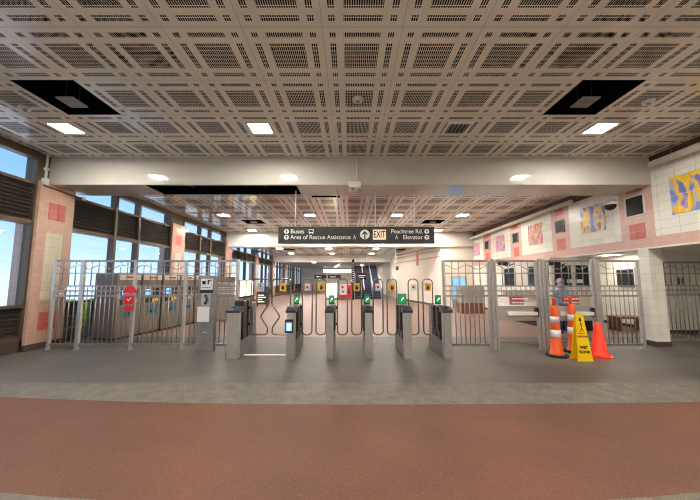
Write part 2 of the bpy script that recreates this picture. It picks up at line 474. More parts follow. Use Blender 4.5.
# ------------------------------------------------------------------ tiled wall on the right
HB = 2.39
PIER = [(-.6, .3), (4.35-2.05, 3.2), (7.23, 8.15), (10.06, 10.96), (12.92, 13.82), (15.75, 16.65)]
mb = MB()
def wseg(s, y0, y1, z0, z1):
    mb.slot(s); mb.box(XR, XR+.33, y0, y1, z0, z1)
cur = YB
for a, b in PIER+[(18.3, 18.3)]:
    zt = 4.40 if b < 8.3 else 4.14
    if a > cur: wseg(1, cur, a, 2.655, zt)
    if b > a: wseg(0, a, b, 2.655, zt)
    cur = b
wseg(0, YB, 18.3, HB+.02, 2.655)
wseg(2, YB, 8.2, 4.40, Z1); wseg(2, 8.2, 18.3, 4.14, Z1)
mb.slot(3); mb.box(XR-.01, XR+.34, YB, 18.3, HB-.02, HB+.02)
for a, b in PIER:
    c = (a+b)/2
    for z0 in (2.64, 3.86):
        for i in (0, 1):
            for j in (0, 1):
                mb.slot(4); mb.box(XR-.006, XR, c-.21+.215*i, c-.005+.215*i, z0+.205*j, z0+.195+.205*j)
struct(mb.build('wall_right', [pink, white_t, brown_strip, white_p, red_t]))
mb = MB()
mb.slot(0).box(XR, XR+.33, 7.46, 7.74, .12, HB-.02)
mb.slot(1).box(XR-.01, XR+.34, 7.45, 7.75, 0, .12)
struct(mb.build('pillar', [white_tx, base_m]))
mb = MB(); mb.box(XR, XR+.33, 13.0, 18.3, .12, HB-.02); struct(mb.build('wall_right', white_t))
mb = MB(); mb.box(XR-.01, XR+.34, 13.0, 18.3, 0, .12); struct(mb.build('baseboard_right', base_m))
# alley and recess behind the wall
mb = MB()
mb.box(9.6, XO, 9.3, 12.0, 0, 2.5); mb.box(7.73, 9.6, 12.0, 12.2, 0, 2.5); mb.box(XO, XO+.1, YB, 9.3, 0, 2.5)
struct(mb.build('wall_alley', white_tx))
mb = MB(); mb.box(9.58, 9.6, 9.3, 12, 0, .1); mb.box(9.6, XO, 9.28, 9.3, 0, .1); struct(mb.build('baseboard_alley', base_m))
mb = MB(); mb.box(7.73, XO, YB, 12.2, 2.47, 2.52); struct(mb.build('ceiling', white_p))
# unseen back wall added to keep the light warm, and the far closing walls
mb = MB(); mb.box(-7.7, XO, YB-.1, YB, 0, Z1); struct(mb.build('wall_back', wall_w))
mb = MB(); mb.box(5.45, XR+.33, 18.05, 18.25, 0, 4.3); struct(mb.build('wall_return', wall_w))
def slab(name, p, q, z0, z1, th, m):
    d = Vector((q[0]-p[0], q[1]-p[1], 0)); n = Vector((d.y, -d.x, 0)).normalized()*th
    w = MB(); w.prism([(p[0], p[1]), (q[0], q[1]), (q[0]+n.x, q[1]+n.y), (p[0]+n.x, p[1]+n.y)], 'Z', z0, z1)
    return struct(w.build(name, m))
slab('wall_slanted', (5.45, 18.2), (3.95, 25.9), 0, 3.98, .2, wall_w)
slab('wall_slanted', (3.95, 25.9), (3.75, 46.0), 0, 3.6, .2, wall_w)
def onslant(t, off, z):
    d = Vector((-1.5, 7.7, 0)); n = Vector((-7.7, -1.5, 0)).normalized()
    v = Vector((5.45, 18.2, 0))+d*t+n*off; return (v.x, v.y, z)
for (za, zb, mm) in ((3.60, 3.72, pink), (2.98, 3.06, pink), (.0, .12, base_m)):
    w = MB(); a, b, c, d = onslant(0, 0, 0), onslant(1, 0, 0), onslant(1, .012, 0), onslant(0, .012, 0)
    w.prism([a[:2], b[:2], c[:2], d[:2]], 'Z', za, zb); struct(w.build('trim_4', mm))
# pink pier on the slanted wall
w = MB(); a, b, c, d = onslant(.40, 0, 0), onslant(.45, 0, 0), onslant(.45, .02, 0), onslant(.40, .02, 0)
w.prism([a[:2], b[:2], c[:2], d[:2]], 'Z', 2.62, 3.6); struct(w.build('trim_5', red_t))
mb = MB(); mb.box(-7.7, 4.2, 46.0, 46.2, 0, 3.5); struct(mb.build('wall_far', mat('far_wall_grey', srgb(190, 180, 168), .5, var=.08, vscale=1)))

# murals
mur_a = muralmat('mural_blue_yellow', [(0, srgb(120, 140, 200)), (.40, srgb(168, 178, 220)), (.46, srgb(236, 190, 40)), (.56, srgb(246, 206, 70)), (.60, srgb(176, 150, 190)), (.65, srgb(110, 125, 180))], 2.3, (1, 1.7, 1.2), 3.1)
mur_b = muralmat('mural_orange_mauve', [(0, srgb(110, 90, 130)), (.42, srgb(226, 160, 96)), (.5, srgb(206, 120, 100)), (.56, srgb(190, 150, 190)), (.62, srgb(240, 190, 120))], 6, (1, 2.4, .7), 1.7)
mur_c = muralmat('mural_pink_violet', [(0, srgb(170, 140, 190)), (.42, srgb(214, 160, 170)), (.52, srgb(190, 170, 206)), (.6, srgb(226, 150, 130))], 4, (1, 1, 1), 9.4)
MUR = [(5.93, 6.81, 3.08, 3.95, mur_a, 'blue and yellow abstract tile mural cut by the right edge, before the beam'),
       (8.62, 9.54, 3.04, 3.87, mur_a, 'blue and yellow abstract tile mural beside the dome camera, beyond the beam'),
       (11.48, 12.4, 3.0, 3.82, mur_b, 'orange and purple patterned tile mural high on the right wall'),
       (14.35, 15.2, 3.0, 3.8, mur_c, 'pink and violet tile mural high on the right wall'),
       (17.15, 18.0, 3.0, 3.75, mur_c, 'farthest small pink tile mural on the right wall')]
for (y0, y1, z0, z1, mm, lab) in MUR:
    t = thing('wall_mural', (XR, (y0+y1)/2, z0), lab, 'mural', 'abstract tile murals on the right wall')
    w, h = (y1-y0)/2, (z1-z0)/2
    for i in (0, 1):
        for j in (0, 1):
            p = MB(); p.box(-.016, 0, -w/2+.006, w/2-.006, -h/2+.006, h/2-.006)
            p.build('mural_tile', mm, t, (0, (i-.5)*w, h/2+j*h))
GR = ['black square grille in white frame on the nearest pink tile pier', 'black square grille beside the second blue and yellow mural', 'small dark grille between the orange mural and the pink mural', 'farthest small dark grille on the right tiled wall']
for k, (a, b) in enumerate(PIER[2:]):
    c = (a+b)/2; s = .24 if k == 0 else .2
    t = thing('wall_grille', (XR, c, 3.24), GR[k], 'grille', 'square grilles on the tile piers')
    mb = MB(); q = s+.03
    for (y0, y1, z0, z1) in ((-q, q, 0, .03), (-q, q, 2*s+.03, 2*s+.06), (-q, -s, .03, 2*s+.03), (s, q, .03, 2*s+.03)): mb.box(-.03, 0, y0, y1, z0, z1)
    mb.build('frame', white_p if k == 0 else steel_dk, t)
    mb = MB(); mb.box(-.008, 0, -s, s, .03, 2*s+.03)
    for i in range(9):
        v = -s+(i+.5)*2*s/9; mb.box(-.016, -.008, v-.006, v+.006, .03, 2*s+.03); mb.box(-.016, -.008, -s, s, s+.03+v-.006, s+.03+v+.006)
    mb.build('mesh', black, t)
# white suspended pipes
def pipe(lab, y0, y1, z0, z1, rods, zc):
    t = thing('white_pipe', (7.18, y0, z0), lab, 'pipe', 'white pipes along the right wall')
    MB().cyl((0, 0, 0), (0, y1-y0, z1-z0), .075, n=16).build('pipe', white_p, t)
    for y in rods:
        z = (z1-z0)*(y-y0)/(y1-y0)
        MB().cyl((0, y-y0, z+.05), (0, y-y0, zc-z0), .014).build('hanger_rod', steel_dk, t)
pipe('thick white pipe hung along the right wall on this side of the beam', -2.0, 6.98, 4.34, 4.34, (.5, 3.5, 6.5), Z1)
pipe('long white pipe hung along the right wall beyond the beam', 9.6, 18.0, 4.13, 4.04, (11.2, 14, 17), Z2)
t = thing('white_pipe', onslant(0, .15, 3.46), 'short white pipe along the slanted cream wall far down the hall', 'pipe', 'white pipes along the right wall')
MB().cyl((0, 0, 0), Vector(onslant(.93, .15, 3.42))-Vector(onslant(0, .15, 3.46)), .06).build('pipe', white_p, t)
# small speaker on slanted wall end
t = thing('wall_speaker', onslant(.93, .0, 2.45), 'small dark box mounted at the end of the slanted cream wall', 'speaker')
mb = MB(); mb.box(-.2, .0, -.12, .12, 0, .28, .02); mb.build('casing', black, t)
mb = MB(); mb.box(-.16, -.04, -.135, -.12, .05, .23, .02); mb.build('grille', steel_dk, t)

# ------------------------------------------------------------------ ceiling fixtures
lamp0 = None
def lamp(x, y, z, lab, m=None, grp='square lights in the perforated ceiling', s=.19):
    global lamp0
    if lamp0 is None or m is not None or s != .19:
        t = thing('ceiling_light', (x, y, z), lab, 'ceiling light', grp)
        f = MB(); q = s+.03
        for (a, b, c, d) in ((-q, q, -q, -s), (-q, q, s, q), (-q, -s, -s, s), (s, q, -s, s)): f.box(a, b, c, d, -.02, 0)
        f.build('frame', white_p, t)
        g = MB(); g.box(-s, s, -s, s, -.012, -.002); g.build('diffuser', m or lampw, t)
        if m is None and s == .19: lamp0 = t
        return t
    return dup(lamp0, (x, y, z), lab, grp)
l1 = lamp(-1.79, 5.775, Z1, 'square ceiling light nearest the middle, before the white beam', lampw2)
for x, y, lab in ((-5.67, 5.775, 'square ceiling light beside the black opening on the left'), (5.0, 5.775, 'square ceiling light beside the black opening on the right')):
    dup(l1, (x, y, Z1), lab)
for x in (-5.67, -1.79, 2.09, 5.0):
    for y in (1.41, -2.0): dup(l1, (x, y, Z1), 'square ceiling light overhead behind the viewpoint', 'square lights overhead')  # unseen rows, added to light the near hall
nm = {-5.5: 'left by the windows', -1.75: 'left of the hanging sign middle', 2.05: 'above right half of the hanging sign', 4.9: 'right by the tiled wall'}
for x, w in nm.items(): lamp(x, 12.95, Z2, 'bright square ceiling light beyond the beam, '+w)
for x, w in ((-5.57, 'left one before the second white beam'), (-1.75, 'middle left one before the second beam'), (2.05, 'middle right one before the second beam'), (5.0, 'right one before the second white beam')):
    lamp(x, 17.0, Z2, 'square ceiling light, '+w)
for y, r in ((22.3, 'first'), (26.6, 'second')):
    for x, w in ((-5.2, 'left by the windows'), (-1.6, 'left of centre'), (1.93, 'right of centre')):
        lamp(x, y, Z3, 'small far ceiling light in the %s row after the second beam, %s' % (r, w))
for x, y, w in ((-.6, 30.3, 'middle'), (-4.6, 30.0, 'nearest of three on the left'), (-4.2, 31, 'second of three on the left'), (-3.8, 32, 'farthest of three on the left'), (-1.5, 37.5, 'nearest before the far end wall'), (1.5, 37.5, 'over the escalator head'), (-2, 42.5, 'last before the far end wall')):  # last three added to warm and brighten the far end
    lamp(x, y, Z4, 'tiny bright ceiling light under the far low ceiling, '+w)
lr = lamp(9.0, 10.4, 2.47, 'round looking white ceiling light in the recess behind the right gates', lampr, 'lights in the recess', .22)
dup(lr, (9.2, 4.0, 2.47), 'ceiling light in the side alley right of the white pillar', 'lights in the recess')
# grey fixtures hung in the ceiling openings
for x, y, lab in ((JX-4.5*M, JY1+1.5*M, 'grey speaker plate hanging inside the black left ceiling opening'), (JX+4.5*M, JY1+1.5*M, 'grey speaker plate hanging inside the black right ceiling opening')):
    t = thing('ceiling_speaker', (x-.03, y+.06, Z1-.03), lab, 'speaker', 'plates in the ceiling openings')
    mb = MB(); mb.box(-.15, .15, -.15, .15, 0, .022, .006); mb.build('plate', grey_pl, t)
    mb = MB()
    for i in range(7): mb.box(-.11, .11, -.12+i*.037, -.108+i*.037, -.004, 0)
    mb.build('grille', steel_dk, t)
    for a in (-.12, .12): MB().cyl((a, 0, .02), (a, 0, .48), .008).build('hanger', black, t)
for i, j, z, oy, lab in ((-5, 6, Z2, JY2, 'small lamp plate in the far left ceiling opening'), (4, 6, Z2, JY2, 'small lamp plate in the far right ceiling opening')):
    t = thing('ceiling_speaker', (JX+(i+.5)*M, oy+(j+.5)*M, z-.03), lab, 'speaker', 'plates in the ceiling openings')
    mb = MB(); mb.box(-.14, .14, -.14, .14, 0, .05, .008); mb.build('plate', grey_pl, t)
    MB().cyl((0, 0, .05), (0, 0, .48), .01).build('hanger', steel_dk, t)
sd = None
for x, y, lab in ((.13, 4.8, 'white round smoke detector above the middle of the hall'), (5.07, 4.86, 'white round ceiling disc right of the right opening'), (-5.72, 5.04, 'white round ceiling disc left of the left opening'), (-1.3, 4.85+.5, 'small pale ceiling disc between left lamp and middle detector')):
    if sd is None:
        sd = t = thing('smoke_detector', (x, y, Z1), lab, 'smoke detector', 'round discs on the near ceiling')
        MB().lathe([(.09, 0), (.09, -.02), (.075, -.045), (.0001, -.05)], 20).build('body', white_p, t)
        MB().lathe([(.035, -.046), (.03, -.062), (.0001, -.063)], 14).build('sensor', grey_pl, t)
    elif 'small pale' not in lab: dup(sd, (x, y, Z1), lab)
t = thing('air_diffuser', (2.14, 5.775, Z1), 'square air vent with dark slots in the ceiling right of the middle lamp', 'air vent')
mb = MB(); s = .2
for (a, b, c, d) in ((-.25, .25, -.25, -s), (-.25, .25, s, .25), (-.25, -s, -s, s), (s, .25, -s, s)): mb.box(a, b, c, d, -.03, 0)
mb.build('frame', MATS['white_paint'], t)
mb = MB(); mb.box(-s, s, -s, s, -.004, -.001); mb.build('throat', black, t)
mb = MB()
for i in range(5):
    v = -s+.04+i*.08; mb.prism([(v-.02, -.022), (v+.012, -.004), (v+.018, -.004), (v-.012, -.024)], 'Y', -s, s)
mb.build('vane', grey_pl, t)

# emergency light on a conduit in front of the beam
t = thing('emergency_light', (.11, 7.148, 3.78), 'white twin head emergency light hanging before the white beam', 'emergency light')
mb = MB(); mb.box(-.15, .15, -.07, .07, .04, .19, .012); mb.build('casing', white_p, t)
mb = MB(); mb.box(-.1, .1, .06, .072, .06, .22); mb.build('back_plate', white_p, t)
MB().cyl((.05, 0, .19), (.05, .0, .86), .014).build('conduit', white_p, t)
for s in (-1, 1):
    mb = MB(); mb.cyl((s*.08, -.02, .04), (s*.08, -.03, .0), .02); mb.cyl((s*.075, -.02, .0), (s*.11, -.1, -.05), .05, .06); mb.build('lamp_head', grey_pl, t)
# dome camera
t = thing('dome_camera', (6.98, 7.95, 3.54), 'black dome security camera hanging under the beam beside the second mural', 'camera')
MB().lathe([(.022, .39), (.022, .22), (.12, .19), (.155, .11), (.155, .06)], 18).build('housing', white_p, t)
MB().lathe([(.14, .06), (.13, .0), (.085, -.06), (.0001, -.09)], 18).build('dome', screen_d, t)
MB().tube([(.1, 0, .1), (.3, .02, .12), (.42, .02, .1)], .025).build('wall_arm', white_p, t)

# ------------------------------------------------------------------ hanging sign
t = thing('hanging_sign', (.165, 7.7, 2.55), 'long charcoal overhead sign pointing to buses, exit and elevator', 'sign')
mb = MB(); mb.box(-2.0, 2.0, -.05, .05, 0, .415, .004); mb.build('panel', sign_blk, t)
mb = MB(); mb.box(-2.0, 2.0, -.052, .052, -.02, .0); mb.build('bottom_trim', black, t)
for x in (-1.58, -.50, .49, 1.5):
    MB().cyl((x, 0, .415), (x, 0, 1.38), .016).build('rod', white_p, t)
Fy = -.0535
def updisc(x, z, r):
    m = MB(); m.cyl((x, -.056, z), (x, -.05, z), r, n=24); m.build('arrow_disc', letter_w, t)
    m = MB(); k = r
    m.prism([(x, z+.72*k), (x-.62*k, z+.02*k), (x-.35*k, z-.05*k), (x-.12*k, z+.2*k), (x-.12*k, z-.95*k), (x+.12*k, z-.95*k), (x+.12*k, z+.2*k), (x+.35*k, z-.05*k), (x+.62*k, z+.02*k)], 'Y', -.060, -.0555)
    m.build('arrow', sign_blk, t)
updisc(-1.79, .285, .062); updisc(-1.79, .135, .062)
text('Buses', 'lettering', letter_w, t, (-1.69, Fy, .285), .155)
text('Area of Rescue Assistance', 'lettering', letter_w, t, (-1.69, Fy, .135), .155, sx=.93)
def busicon(x, z):
    m = MB()
    for a, b, c, d in ((-.06, .06, .045, .06), (-.06, .06, -.04, -.015), (-.06, -.045, -.015, .045), (.045, .06, -.015, .045), (-.05, -.025, -.06, -.04), (.025, .05, -.06, -.04)): m.box(x+a, x+b, -.056, -.05, z+c, z+d)
    m.build('bus_symbol', letter_w, t)
busicon(-1.16, .285)
def wheelchair(name, m0, par, x, z, s, y0=-.056, y1=-.05):
    m = MB(); m.cyl((x-.1*s, y0, z+.82*s), (x-.1*s, y1, z+.82*s), .13*s, n=12)
    m.prism([(x-.17*s, z+.65*s), (x+.02*s, z+.65*s), (x+.02*s, z+.1*s), (x-.17*s, z+.1*s)], 'Y', y0, y1)
    m.prism([(x-.17*s, z+.2*s), (x+.3*s, z+.2*s), (x+.3*s, z+.06*s), (x-.17*s, z+.06*s)], 'Y', y0, y1)
    m.prism([(x+.2*s, z+.12*s), (x+.33*s, z+.12*s), (x+.52*s, z-.42*s), (x+.38*s, z-.42*s)], 'Y', y0, y1)
    pts = [(x-.05*s+.42*s*math.cos(a), (y0+y1)/2, z-.15*s+.42*s*math.sin(a)) for a in [2.0+i*.33 for i in range(13)]]
    m.tube(pts, .045*s, 6); m.build(name, m0, par)
wheelchair('wheelchair_symbol', letter_w, t, .07-.12, .13, .075)
updisc(.215, .21, .125)
mb = MB(); mb.box(.42, .755, -.056, -.05, .075, .335); mb.build('exit_panel', exit_bg, t)
text('EXIT', 'exit_lettering', exit_red, t, (.5875, -.0585, .205), .24, 'CENTER', bold=.004, sx=.62)
text('Peachtree Rd.', 'lettering', letter_w, t, (1.70, Fy, .285), .155, 'RIGHT', sx=.93)
text('Elevator', 'lettering', letter_w, t, (1.70, Fy, .135), .155, 'RIGHT')
wheelchair('wheelchair_symbol', letter_w, t, 1.03, .13, .075)
updisc(1.80, .285, .062); updisc(1.80, .135, .062)

# ------------------------------------------------------------------ fences
FY = 7.15
def panel_mesh(w, sparse=True, dense=(.12, 1.46), wave=True, bottom=.12, top=2.07, phase=0):
    m = MB(); r = .011
    m.box(0, w, -.022, .022, top-.045, top)
    for z in (1.76,): m.box(0, w, -.012, .012, z-.011, z+.011)
    for z in (1.46, 1.345): m.box(0, w, -.014, .014, z-.014, z+.014)
    m.box(0, w, -.018, .018, 1.21, 1.25)
    if bottom is not None: m.box(0, w, -.022, .022, bottom-.035, bottom+.025)
    n = max(2, round(w/.165))
    for i in range(1, n): m.cyl((w*i/n, 0, 1.46), (w*i/n, 0, top-.03), r, n=8)
    n = max(3, round(w/.112))
    for i in range(1, n): m.cyl((w*i/n, 0, dense[0]), (w*i/n, 0, dense[1]), r, n=8)
    if wave:
        k = max(8, int(w/.04))
        m.tube([(w*i/k, 0, 1.905+.05*math.cos(2*PI*(w*i/k+phase)/.52)) for i in range(k+1)], .009, 6)
    return m
def post(t, x, w=.06, z=2.07, name='post', m=None):
    b = MB(); b.box(x-w/2, x+w/2, -.035, .035, 0, z, .005); b.box(x-w/2, x+w/2, -.06, .06, 0, .012); return b.build(name, m or steel, t)
t = thing('fence', (-6.98, FY, 0), 'long stainless bar fence left of the turnstiles, before the ticket machines', 'fence', 'stainless fences and gates')
px = [0.02, .68, 1.92, 3.11, 4.33]
for x in px: post(t, x, .085 if x == .68 else .06)
for a, b in zip(px, px[1:]):
    o = panel_mesh(b-a-.06, phase=a).build('bar_panel', fence_m, t, (a+.03, 0, 0))
t = thing('fence', (2.18, FY, 0), 'short stainless bar fence right of the last turnstile', 'fence', 'stainless fences and gates')
for x in (.03, 1.08): post(t, x)
panel_mesh(.99).build('bar_panel', fence_m, t, (.06, 0, 0))

def gate(x0, w, lab):
    t = thing('swing_gate', (x0, FY, 0), lab, 'gate', 'stainless fences and gates')
    post(t, .035, .07, 2.10, 'gate_post'); post(t, .115, .05, 2.06, 'stile')
    post(t, w-.035, .07, 2.10, 'gate_post'); post(t, w-.115, .05, 2.06, 'stile')
    panel_mesh(w-.28, dense=(1.23, 1.46), wave=True, bottom=None).build('bar_panel', fence_m, t, (.14, 0, 0))
    m = MB(); m.box(.14, w-.14, -.012, .012, .66, 1.0, .004); m.build('kick_panel', steel, t)
    m = MB(); m.box(.34, w-.16, -.075, -.03, .78, .87, .012); m.box(.36, .42, -.03, -.012, .79, .86); m.box(w-.24, w-.18, -.03, -.012, .79, .86); m.build('push_bar', white_p, t)
    m = MB(); m.box(w-.22, w-.13, -.07, -.012, .76, .96, .01); m.build('latch_box', black, t)
    m = MB(); m.cyl((.14, 0, .17), (w-.14, 0, .17), .012); m.box(w-.36, w-.14, -.015, .015, .10, .14); m.build('bottom_rail', steel_dk, t)
    m = MB(); m.box(.24, .5, .03, .1, 1.95, 2.04, .01); m.tube([(.3, .06, 1.98), (.5, .12, 1.93), (.62, .05, 1.99)], .014, 6); m.build('door_closer', black, t)
    s = MB(); s.slot(0).box(.42, w-.45, -.03, -.015, 1.03, 1.215); s.slot(1).box(.42, w-.45, -.033, -.03, 1.12, 1.215)
    s.slot(2)
    for i in range(7): s.box(.47+i*.055, .51+i*.055, -.035, -.033, 1.15, 1.18)
    for i in range(6): s.box(.47+i*.06, .515+i*.06, -.033, -.03, 1.065, 1.085)
    s.build('notice_plate', [steel_dk, red_p, letter_w], t)
    return t
gate(3.30, 1.20, 'stainless swing gate with push bar, between short fence and orange posts')
gate(4.52, 1.28, 'stainless swing gate with push bar behind the orange posts')
t = thing('fence', (5.80, FY, 0), 'stainless barred gate panel beside the white tiled pillar', 'fence', 'stainless fences and gates')
for x in (.04, .98): post(t, x, .07)
panel_mesh(.86).build('bar_panel', fence_m, t, (.08, 0, 0))
t = thing('fence', (7.80, 7.72, 0), 'stainless bar fence in the side alley right of the white pillar', 'fence', 'stainless fences and gates')
for x in (.03, 1.5): post(t, x, .05)
panel_mesh(1.42, phase=.2).build('bar_panel', steel_dk, t, (.055, 0, 0))
m = MB(); m.box(.04, .14, -.05, -.02, .36, .42); m.build('latch', black, t)

# red notice on the fence post
t = thing('red_notice', (-5.13, FY-.05, .86), 'red arched notice board fixed on the left fence post', 'sign')
m = MB(); m.box(-.13, .13, -.012, .012, 0, .43, .004); m.build('board', fence_m, t)
m = MB(); m.prism([(-.15, .44), (.15, .44)]+[(.15*math.cos(a), .44+.17*math.sin(a)) for a in [PI*i/14 for i in range(1, 14)]], 'Y', -.014, .012); m.build('arch_top', red_p, t)
m = MB(); m.box(-.11, .11, -.017, -.012, .18, .38); m.slot(1); m.prism([(-.04, .29), (-.01, .25), (.06, .33), (.05, .345), (-.01, .28), (-.03, .31)], 'Y', -.020, -.017); m.build('red_square', [red_p, letter_w], t)
m = MB(); m.prism([(.12*math.cos(2*PI*i/18), .085+.055*math.sin(2*PI*i/18)) for i in range(18)], 'Y', -.017, -.012); m.build('red_oval', red_p, t)

# ------------------------------------------------------------------ help point pedestal
t = thing('help_point', (-3.27, 7.0, 0), 'stainless intercom pedestal with handset and white sheet in the left fence', 'intercom')
m = MB(); m.box(-.2, .2, -.06, .08, 0, 1.70, .008); m.build('body', steel_dk, t)
m = MB(); m.box(-.13, .135, -.068, -.06, 1.38, 1.63); m.build('sign_plate', paper, t)
m = MB(); m.box(-.10, -.02, -.072, -.068, 1.5, 1.58); m.prism([(.02, 1.5), (.05, 1.5), (.05, 1.55), (.09, 1.6), (.02, 1.6)], 'Y', -.072, -.068); m.box(.09, .11, -.072, -.068, 1.57, 1.61)
for i in range(4): m.box(-.1+i*.05, -.065+i*.05, -.072, -.068, 1.42, 1.435)
m.build('sign_symbols', ink, t)
m = MB(); m.box(-.15, .15, -.075, -.06, 1.31, 1.37); m.build('hood', black, t)
m = MB(); m.box(-.11, .1, -.066, -.06, 1.02, 1.30); m.build('alcove', steel, t)
m = MB(); m.tube([(.0, -.09, 1.24), (.03, -.1, 1.2), (.03, -.1, 1.12), (.0, -.09, 1.07)], .02, 8); m.box(-.03, .02, -.1, -.066, 1.22, 1.27, .006); m.box(-.03, .02, -.1, -.066, 1.05, 1.1, .006); m.build('handset', black, t)
m = MB(); m.box(-.185, .09, -.067, -.06, .66, 1.0); m.build('white_sheet', paper, t)
m = MB(); m.box(-.03, .03, -.067, -.06, .42, .44); m.build('small_label', head_w, t)

# ------------------------------------------------------------------ turnstiles
TY = 6.30
def rrect(x0, x1, z0, z1, r, y=0, n=6):
    pts = []
    for cx, cz, a0 in ((x1-r, z1-r, 0), (x0+r, z1-r, PI/2), (x0+r, z0+r, PI), (x1-r, z0+r, 1.5*PI)):
        for i in range(n+1):
            a = a0+PI/2*i/n; pts.append((cx+r*math.cos(a), y, cz+r*math.sin(a)))
    return pts
PYL = .62     # where the loops stand, measured back from the cabinet front
def sign_plate(par, x, y, kind):
    if kind == 'hand':
        m = MB(); m.box(x-.07, x+.07, y-.012, y, 1.35, 1.53, .003); o = m.build('warning_plate', gold, par); o['label'] = 'amber warning plate with black hand'
        h = MB(); h.box(x-.028, x+.025, y-.016, y-.012, 1.385, 1.435)
        for i, zz in enumerate((1.47, 1.485, 1.48, 1.465)): h.box(x-.028+i*.014, x-.017+i*.014, y-.016, y-.012, 1.43, zz)
        h.prism([(x+.025, 1.39), (x+.045, 1.43), (x+.038, 1.44), (x+.02, 1.42)], 'Y', y-.016, y-.012)
        h.build('hand_symbol', ink, o)
    elif kind == 'chair':
        m = MB(); m.box(x-.075, x+.075, y-.012, y, 1.34, 1.54, .003); o = m.build('access_plate', pale_blue, par)
        wheelchair('wheelchair_symbol', navy, o, x, 1.44, .085, y-.018, y-.012)
    else:
        m = MB(); m.box(x-.06, x+.06, y-.012, y, 1.36, 1.52, .003); o = m.build('entry_plate', paper, par)
        m = MB(); m.cyl((x, y-.016, 1.44), (x, y-.012, 1.44), .03, n=16); m.build('red_dot', red_p, o)
def loop(par, xc, w, side, kind):
    m = MB(); m.tube(rrect(xc-w/2, xc+w/2, .38, 1.62, .09, PYL), .014, 8, True)
    o = m.build('paddle', chrome, par)
    a = xc-side*w/2
    x0, x1 = sorted((a, side*.06))
    for z in (.62, .98):
        m = MB(); m.box(x0, x1, PYL-.02, PYL+.02, z-.03, z+.03); m.build('hinge_bracket', black, o)
    sign_plate(o, xc, PYL-.016, kind); return o
def wideloop(par, x0, x1, side, kind):
    """loop with a notch on its inner edge; side=+1 when the cabinet is to the left"""
    inner, outer = (x1, x0) if side > 0 else (x0, x1)
    s = 1 if inner > outer else -1
    P = [(outer, .38+.07), (outer, 1.55), (outer+s*.02, 1.60), (outer+s*.07, 1.62), (inner-s*.07, 1.62), (inner-s*.02, 1.60), (inner, 1.55),
         (inner, 1.08), (inner-s*.02, 1.03), (inner-s*.155, .83), (inner-s*.175, .78), (inner-s*.155, .73), (inner-s*.04, .57), (inner-s*.02, .52), (inner-s*.02, .42), (inner-s*.05, .385), (outer+s*.06, .38), (outer+s*.02, .40)]
    m = MB(); m.tube([(x, PYL, z) for x, z in P], .015, 8, True); o = m.build('paddle', chrome, par)
    a, b = sorted((outer, side*.06))
    for z in (.62, .98):
        m = MB(); m.box(a, b, PYL-.02, PYL+.02, z-.03, z+.03); m.build('hinge_bracket', black, o)
    sign_plate(o, (x0+x1)/2+(.02 if side > 0 else .03), PYL-.016, kind)
def turnstile(x, hw, lab, left, right, screen=True, reader=False, widel=None, wider=None, big=False):
    t = thing('turnstile', (x, TY, 0), lab, 'turnstile', 'fare gate cabinets in a row')
    m = MB(); m.box(-hw, hw, 0, .16, 0, .93, .004)
    n = 5
    for i in range(n):
        c = -hw+(i+.5)*2*hw/n; m.box(c-hw/n*.55, c+hw/n*.55, -.012, 0, .02, .92)
    m.build('front_pedestal', steel, t)
    m = MB(); m.prism([(-.03, .93), (.24, .93), (.24, 1.04), (.16, 1.05), (-.03, .98)], 'X', -hw-.022, hw+.022); m.build('top_cap', cap_m, t)
    m = MB(); m.cyl((0, .1, 1.02), (0, .115, 1.032), .05, n=16); m.build('card_target', blue_p if not reader else pale_blue, t)
    m = MB(); m.prism([(.16, 0), (1.24, 0), (1.24, .36), (.16, .33)], 'X', -hw, hw); m.build('lower_body', steel_dk, t)
    m = MB()
    hz = 0 if screen else .12
    for y0 in (.30, .62):
        m.box(-hw+.006, hw-.006, y0, y0+.26, .33, .52); m.box(-.105, .105, y0, y0+.26, .50, 1.04+hz, .03)
    m.build('paddle_housing', black, t)
    m = MB(); m.prism([(.96, .36), (1.22, .36), (1.22, .95)]+[(1.09+.13*math.cos(a), .95+.10*math.sin(a)) for a in [PI*i/8 for i in range(1, 8)]]+[(.96, .95)], 'X', -hw+.01, hw-.01); m.build('rear_post', steel_dk, t)
    m = MB(); m.box(-.035, .035, .66, .76, 1.10, 1.18); m.build('display_stalk', black, t)
    if screen:
        w = .085 if big else .055
        m = MB(); m.box(-w-.008, w+.008, .62, .68, 1.06, 1.255 if not big else 1.29, .006); d = m.build('display', black, t)
        z0, z1 = (1.09, 1.24) if not big else (1.07, 1.28)
        m = MB(); m.box(-w, w, .612, .62, z0, z1); m.build('green_screen', green_e, d)
        m = MB(); c = (z0+z1)/2
        m.prism([(-.03, c-.03), (.0, c+.0), (-.012, c+.012), (.035, c+.035), (.012, c-.012), (.0, c-.0), (-.018, c-.042)], 'Y', .607, .612); m.build('arrow', white_e, d)
    if reader:
        m = MB(); m.box(-hw-.03, hw-.02, -.045, .0, .53, .80, .008); o = m.build('card_reader', black, t)
        m = MB(); m.box(-hw-.005, hw-.045, -.05, -.045, .57, .74); o2 = m.build('screen', blue_e, o)
        m = MB(); m.box(-.05, -.0, -.053, -.05, .59, .68); m.box(-.065, .015, -.053, -.05, .69, .705); m.build('screen_icon', white_e, o)
    if left: loop(t, -.235, .22, -1, 'hand')
    if right: loop(t, .25, .22, 1, 'entry')
    if widel: wideloop(t, *widel, -1, 'hand')
    if wider: wideloop(t, *wider, 1, 'chair')
    return t
CX = [-2.40, -1.215, -.42, .385, 1.185, 2.0]
turnstile(CX[0], .115, 'leftmost wide turnstile cabinet beside the fence, at the wheelchair lane', False, False, screen=False, wider=(.16, .565))
turnstile(CX[1], .08, 'turnstile cabinet with blue card reader screen, right of the wheelchair lane', False, True, reader=True, widel=(-.55, -.13))
turnstile(CX[2], .075, 'third turnstile cabinet from the left, second past the wheelchair lane', True, True)
